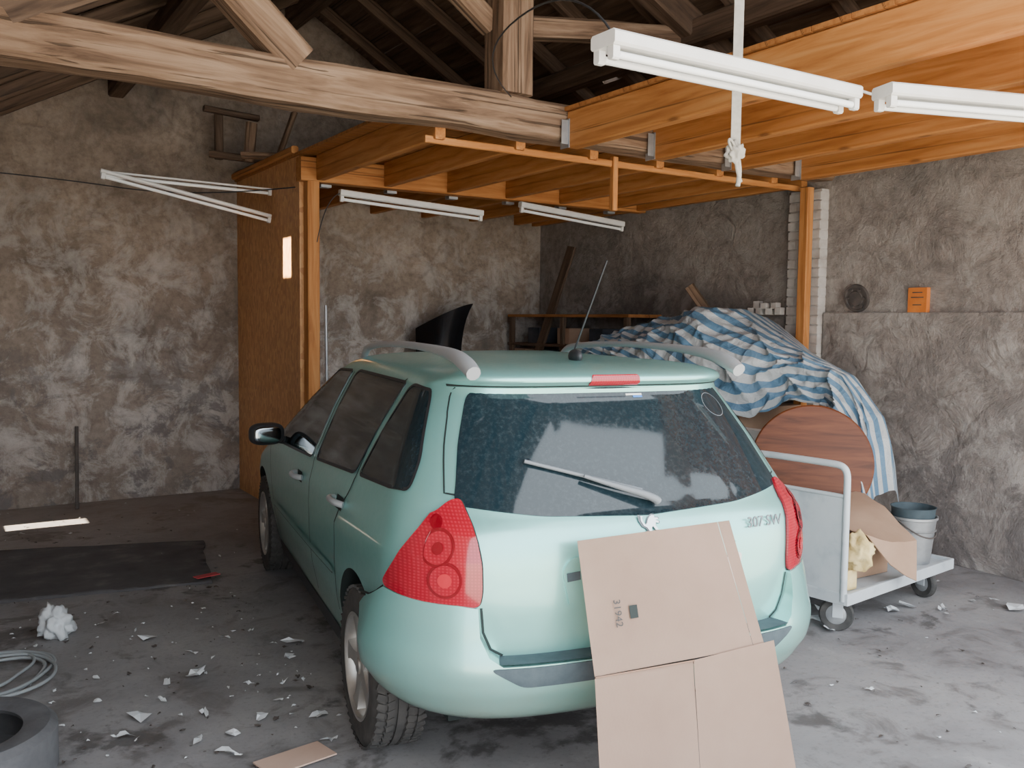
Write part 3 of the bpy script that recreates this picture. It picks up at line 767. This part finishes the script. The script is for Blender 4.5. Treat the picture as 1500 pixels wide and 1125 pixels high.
def crumple(name,c,size,mat,seed=0,sub=4,amp=.5):
    bm=bmesh.new();bmesh.ops.create_icosphere(bm,subdivisions=sub,radius=1)
    for v in bm.verts:
        q=v.co.copy();k=1+amp*noise.noise(q*2.1+Vector((seed,0,0)))+amp*.6*abs(noise.noise(q*5+Vector((0,seed,0))))+amp*.25*noise.noise(q*9+Vector((0,0,seed)))
        v.co=Vector((q.x*size[0]*k,q.y*size[1]*k,max(-size[2]*.9,q.z*size[2]*k)))
    return frombm(name,bm,mat,None,c,smooth=15)
crumple('foam_scrap',(4.27,3.12,.43),(.065,.08,.10),M['foam'],3)
o=box('foam_block',(4.16,3.12,.228),(4.28,3.22,.34),M['foam'],None,.01)
dc=group('cardboard_sheet',(0,0,0))
bm=bmesh.new();G=[]
P0=[[(4.24,3.66,.60),(4.55,3.66,.61),(5.02,3.66,.62)],[(4.26,3.38,.585),(4.55,3.38,.57),(4.90,3.40,.57)],[(4.32,3.10,.52),(4.52,3.08,.46),(4.78,3.10,.44)],[(4.44,3.03,.36),(4.55,3.00,.29),(4.64,3.0,.25)]]
for row in P0: G.append([bm.verts.new(c) for c in row])
for i in range(3):
    for j in range(2): bm.faces.new((G[i][j],G[i][j+1],G[i+1][j+1],G[i+1][j]))
bmesh.ops.subdivide_edges(bm,edges=bm.edges[:],cuts=3,use_grid_fill=True)
for v in bm.verts: v.co.z+=noise.noise(v.co*6)*.012
bmesh.ops.solidify(bm,geom=bm.faces[:],thickness=.005)
bmesh.ops.recalc_face_normals(bm,faces=bm.faces)
frombm('sheet',bm,M['card_d'],dc,smooth=30)
# ------------------------------------------------------------------ tarp heap
def I(y,a,b): return float(np.interp(y,a,b))
hz=lambda y: I(y,[3.60,3.66,3.75,4.0,4.3,4.55,4.85,5.18,5.5,5.9,6.4,6.6],[.60,.90,1.07,1.34,1.44,1.51,1.66,1.81,1.76,1.70,1.56,1.3])
lo=lambda y: I(y,[3.60,3.70,3.82,3.95,4.08,4.35,4.6,4.8,5.2,5.6,6.4,6.6],[.47,.52,.80,1.02,1.12,1.14,1.00,1.04,1.22,1.33,1.42,1.2])
xw=lambda y: I(y,[3.6,4.0,4.5,5.2],[5.36,5.5,5.75,5.98])
fx=lambda y: I(y,[3.6,3.72,3.85,4.1,4.4,4.7,5.2],[.34,.32,.20,.14,.24,.42,.50])
bm=bmesh.new();uvl=bm.loops.layers.uv.new('UVMap');G=[];nu,nv=220,90;UV={}
for i in range(nu+1):
    y=3.60+3.0*i/nu;row=[]
    for j in range(nv+1):
        v=j/nv;H=hz(y);Lo=lo(y);xb=xw(y)
        xr=min(5.35,xb-.06)
        if v<.4:
            t=v/.4;x=xb+(xr-xb)*t;z=H-.14*(1-t)**2
        else:
            t=(v-.4)/.6;x=xr-fx(y)*math.sin(t*math.pi/2)**.8;z=H-(H-Lo)*(1-math.cos(t*math.pi/2))**.9
        q=Vector((x,y,z))
        f=noise.noise(Vector((y*1.9,v*2.4,0)))*.11
        a=1-abs(noise.noise(Vector((y*3.2+v*3.5,v*2.2-y*.8,3))))*2
        b=1-abs(noise.noise(Vector((y*6.5-v*6,v*4+y,9))))*2
        c=1-abs(noise.noise(Vector((y*13+v*5,v*10,19))))*2
        f+=a*a*a*.055*(1 if a>0 else 0)+max(0,b)**2*.030+max(0,c)**2*.012
        q+=Vector((-.8,-.0,.5))*f*(.35+.65*min(1,v*2))*min(1,.3+(y-3.6)*1.4)
        q.y+=noise.noise(Vector((y*2,v*6,4)))*.05*v
        q.x=min(q.x,5.97);row.append(bm.verts.new(q));UV[row[-1]]=(i/nu*3,v*1.45+.16*math.sin(y*2.2)+.05*noise.noise(Vector((y*4,v*4,7))))
    G.append(row)
for i in range(nu):
    for j in range(nv):
        f=bm.faces.new((G[i][j],G[i][j+1],G[i+1][j+1],G[i+1][j]))
        for l in f.loops: l[uvl].uv=UV[l.vert]
bmesh.ops.recalc_face_normals(bm,faces=bm.faces)
frombm('striped_tarpaulin',bm,M['tarp'],smooth=50)
bx=group('cardboard_box')
for i,(a,b,mm) in enumerate((((5.08,5.35,0),(5.7,6.2,1.22),'card_d'),((5.02,4.72,0),(5.7,5.25,1.06),'card_d'),((4.92,4.42,.0),(5.02,4.85,.93),'white'),((5.22,3.95,0),(5.5,4.5,.95),'card_d'))):
    box('carton_%d'%(i+1),a,b,M[mm],bx,.004)
rt_=group('round_table_top',(4.83,3.90,.78),(0,0,0))
o=lathe('top',[(-.014,0),(-.014,.375),(-.008,.385),(.008,.385),(.014,.375),(.014,0)],M['disc'],rt_,72,axis='Z')
o.rotation_euler=(math.radians(78),0,math.radians(-50))
box('wooden_crate',(4.62,3.92,0),(4.98,4.16,.39),M['old'],None,.006)
sh=group('storage_shelf')
for y in (6.75,7.8,8.8): beam('upright',(5.62,y,0),(5.62,y,1.75),.05,.07,M['old_d'],sh)
for z in (.5,1.1,1.43,1.75): beam('shelf_board',(5.8,6.7,z),(5.8,8.85,z),.42,.03,M['new_d'] if z==1.75 else M['old_d'],sh,bev=.002)
for i in range(7):
    y=6.85+i*.28;box('crate',(5.62,y,1.45 if i%2 else 1.12),(5.95,y+.22,1.62 if i%2 else 1.38),M['dirty' if i%3 else 'card_d'],sh,.01)
beam('wooden_plank',(5.25,8.45,0),(5.88,8.02,2.50),.03,.14,M['old_d'])
beam('wooden_offcut',(5.85,5.9,1.77),(5.75,6.05,2.02),.03,.09,M['old'])
bb=group('broken_brick')
for i in range(7):
    x=5.99+random.uniform(-.01,.02);y=5.2+i*.05;bm=bmesh.new();bm_box(bm,(-.03,-.03,0),(.03,.03,.05+random.random()*.03),.006)
    frombm('fragment',bm,M['brick'],bb,(x-.02,y,1.765+(i%2)*.05),(0,0,random.random()))
bm=bmesh.new();G=[]
for i in range(25):
    v=i/24;row=[]
    for j in range(17):
        u=j/16;wdt=.52
        x=(u-.5)*wdt;top=1.87-.27*(1-u)**1.4
        row.append(bm.verts.new((x-.06*u+.16*u*v**7, -.10*math.sin(u*math.pi)+.35*v, top*v)))
    G.append(row)
for i in range(24):
    for j in range(16): bm.faces.new((G[i][j],G[i][j+1],G[i+1][j+1],G[i+1][j]))
bmesh.ops.solidify(bm,geom=bm.faces[:],thickness=.015)
bmesh.ops.recalc_face_normals(bm,faces=bm.faces)
frombm('car_bonnet_panel',bm,pm('black_gloss',(.012,.014,.018),.25,0,.5),None,(4.44,8.25,0),(0,0,math.radians(-20)),smooth=40)
tube('metal_pole',[(2.71,7.03,0),(2.69,7.03,1.80)],.012,M['steel'],None,smoothc=False)
beam('metal_rod',(1.02,8.66,0),(1.06,8.90,.70),.03,.04,M['iron'])
e=group('cast_iron_wheel',(XR-.03,4.52,1.785+.11),(0,math.radians(-12),0))
lathe('disc',[(-.012,0),(-.012,.055),(-.004,.06),(-.004,.085),(-.014,.09),(-.014,.108),(.012,.110),(.012,0)],M['iron'],e,40)
for i in range(6):
    a=i*math.pi/3;lathe('boss',[(-.016,0),(-.016,.012),(0,.014)],M['iron'],e,12,loc=(0,math.cos(a)*.072,math.sin(a)*.072))
e=group('orange_box',(XR-.02,3.995,1.785))
box('carton',(-.022,-.075,0),(.02,.075,.18),M['orange'],e,.003)
for z,w_ in ((.140,.04),(.105,.05),(.05,.035)): box('print',(-.0235,-w_,z),(-.022,w_,z+.008),M['iron'],e,0)
bm=bmesh.new();G=[]
C=[Vector((-.36,7.55,0)),Vector((1.66,6.92,0)),Vector((1.46,5.80,0)),Vector((-.36,6.12,0))]
for i in range(31):
    v=i/30;row=[]
    for j in range(41):
        u=j/40;q=(C[0]*(1-u)+C[1]*u)*(1-v)+(C[3]*(1-u)+C[2]*u)*v
        q.x+=noise.noise(q*3)*.03;q.y+=noise.noise(q*3+Vector((5,5,5)))*.03;q.z=.016+.004*noise.noise(q*4)
        row.append(bm.verts.new(q))
    G.append(row)
for i in range(30):
    for j in range(40): bm.faces.new((G[i][j],G[i+1][j],G[i+1][j+1],G[i][j+1]))
bmesh.ops.recalc_face_normals(bm,faces=bm.faces)
for f in bm.faces:
    if f.normal.z<0: f.normal_flip()
be=[e for e in bm.edges if e.is_boundary]
r=bmesh.ops.extrude_edge_only(bm,edges=be)
for v in r['geom']:
    if isinstance(v,bmesh.types.BMVert): v.co.z=.001
frombm('rubber_mat',bm,M['mat'],smooth=60)
ty=group('tyre',(.04,3.72,.105),(0,0,0))
lathe('carcass',[(-.085,.20),(-.10,.24),(-.098,.29),(-.075,.315),(.075,.315),(.098,.29),(.10,.24),(.085,.20),(.07,.205),(.085,.25),(.06,.30),(-.06,.30),(-.085,.25),(-.07,.205)],noisemat('dusty_tyre',[(.3,(.055,.055,.06)),(.7,(.11,.11,.118))],9,.85,.3),ty,64,axis='Z',closed=True)
hs=group('hose_coil')
pts=[]
for i in range(140):
    a=i*.21;r=.23+.07*math.sin(i*.13)+.04*math.sin(i*.41);pts.append((.17+r*1.1*math.cos(a)+.05*math.sin(i*.07),4.72+r*math.sin(a),.02+.010*(i%20)/20+.02*(i/140)))
pts+=[(-.1,5.0,.015),(-.25,5.2,.012)]
tube('hose',pts,.008,M['hose'],hs,res=4)
crumple('crumpled_plastic_bag',(.50,5.23,.06),(.07,.07,.085),M['paper'],5,4,.6)
sp=bmesh.new()
def scrap(x,y,s):
    n=random.randint(6,10);vs=[];a0=random.random()*6;el=random.uniform(.35,1.0);ro=random.random()*3
    c=sp.verts.new((x,y,.010+random.random()*.25*min(s,.05)))
    for k in range(n):
        a=a0+k/n*2*math.pi;r=s*random.uniform(.3,1.35)
        u=r*math.cos(a)*1.3;w=r*math.sin(a)*el
        vs.append(sp.verts.new((x+u*math.cos(ro)-w*math.sin(ro),y+u*math.sin(ro)+w*math.cos(ro),.005+random.random()*.6*min(s,.05))))
    for k in range(n): sp.faces.new((c,vs[k],vs[(k+1)%n]))
for (x,y,s) in [(.91,4.92,.05),(1.0,4.30,.05),(.69,3.97,.045),(.61,3.81,.035),(1.54,4.49,.07),(.92,3.44,.045),(1.34,3.59,.03),(.93,3.87,.035),(.87,4.30,.03),(1.18,4.08,.025),(5.0,3.06,.06),(5.85,2.95,.05),(5.39,2.83,.08),(4.12,3.17,.09),(3.61,2.54,.02),(.98,3.6,.035),(1.12,3.7,.035),(.85,3.62,.03),(1.3,3.35,.03),(1.45,4.3,.04),(1.05,4.6,.035),(1.25,4.75,.03),(.8,4.1,.03),(1.32,4.0,.03)]: scrap(x,y,s)
for i in range(85):
    x=random.uniform(.3,1.5);y=random.uniform(3.3,5.6);scrap(x,y,random.choice([.005,.006,.008,.01,.012,.018]))
for i in range(20):
    x=random.uniform(.3,2.0);y=random.uniform(5.6,8.8);scrap(x,y,random.choice([.01,.012,.02]))
for i in range(30):
    x=random.uniform(3.3,5.9);y=random.uniform(1.5,3.1);scrap(x,y,random.choice([.006,.01,.013]))
for i in range(20):
    scrap(random.uniform(3.9,5.6),random.uniform(3.0,3.9),random.choice([.03,.05,.06]))
frombm('paper_scraps',sp,M['paper'])
sp=bmesh.new()
for i in range(160): scrap(random.uniform(.2,1.6),random.uniform(3.3,8.5),random.choice([.006,.01,.015]))
for i in range(60): scrap(random.uniform(3.2,5.9),random.uniform(1.5,3.3),random.choice([.006,.01,.015]))
frombm('dirt_clumps',sp,M['iron'])
bm=bmesh.new();bm_box(bm,(-.14,-.07,0),(.14,.07,.006),.001)
frombm('cardboard_scrap',bm,M['card'],None,(1.12,3.26,.012),(0,.03,.2))
bm=bmesh.new();bm_box(bm,(-.08,-.03,0),(.08,.03,.006),.001)
frombm('red_rag',bm,pm('red_rag',(.45,.06,.07),.8),None,(1.44,5.88,.03),(0,.02,.3))
# ------------------------------------------------------------------ lights
w=bpy.data.worlds.new('sky');SC.world=w;w.use_nodes=True;nt=w.node_tree
bg=nt.nodes['Background'];bg.inputs['Color'].default_value=(.88,.94,1.0,1);bg.inputs['Strength'].default_value=6.2
sl=bpy.data.lights.new('sun','SUN');sl.energy=70;sl.angle=.01;sl.color=(1,.90,.74)
so=bpy.data.objects.new('sun',sl);COL.objects.link(so)
so.rotation_euler=Vector((1,0,-.55)).to_track_quat('-Z','Y').to_euler()
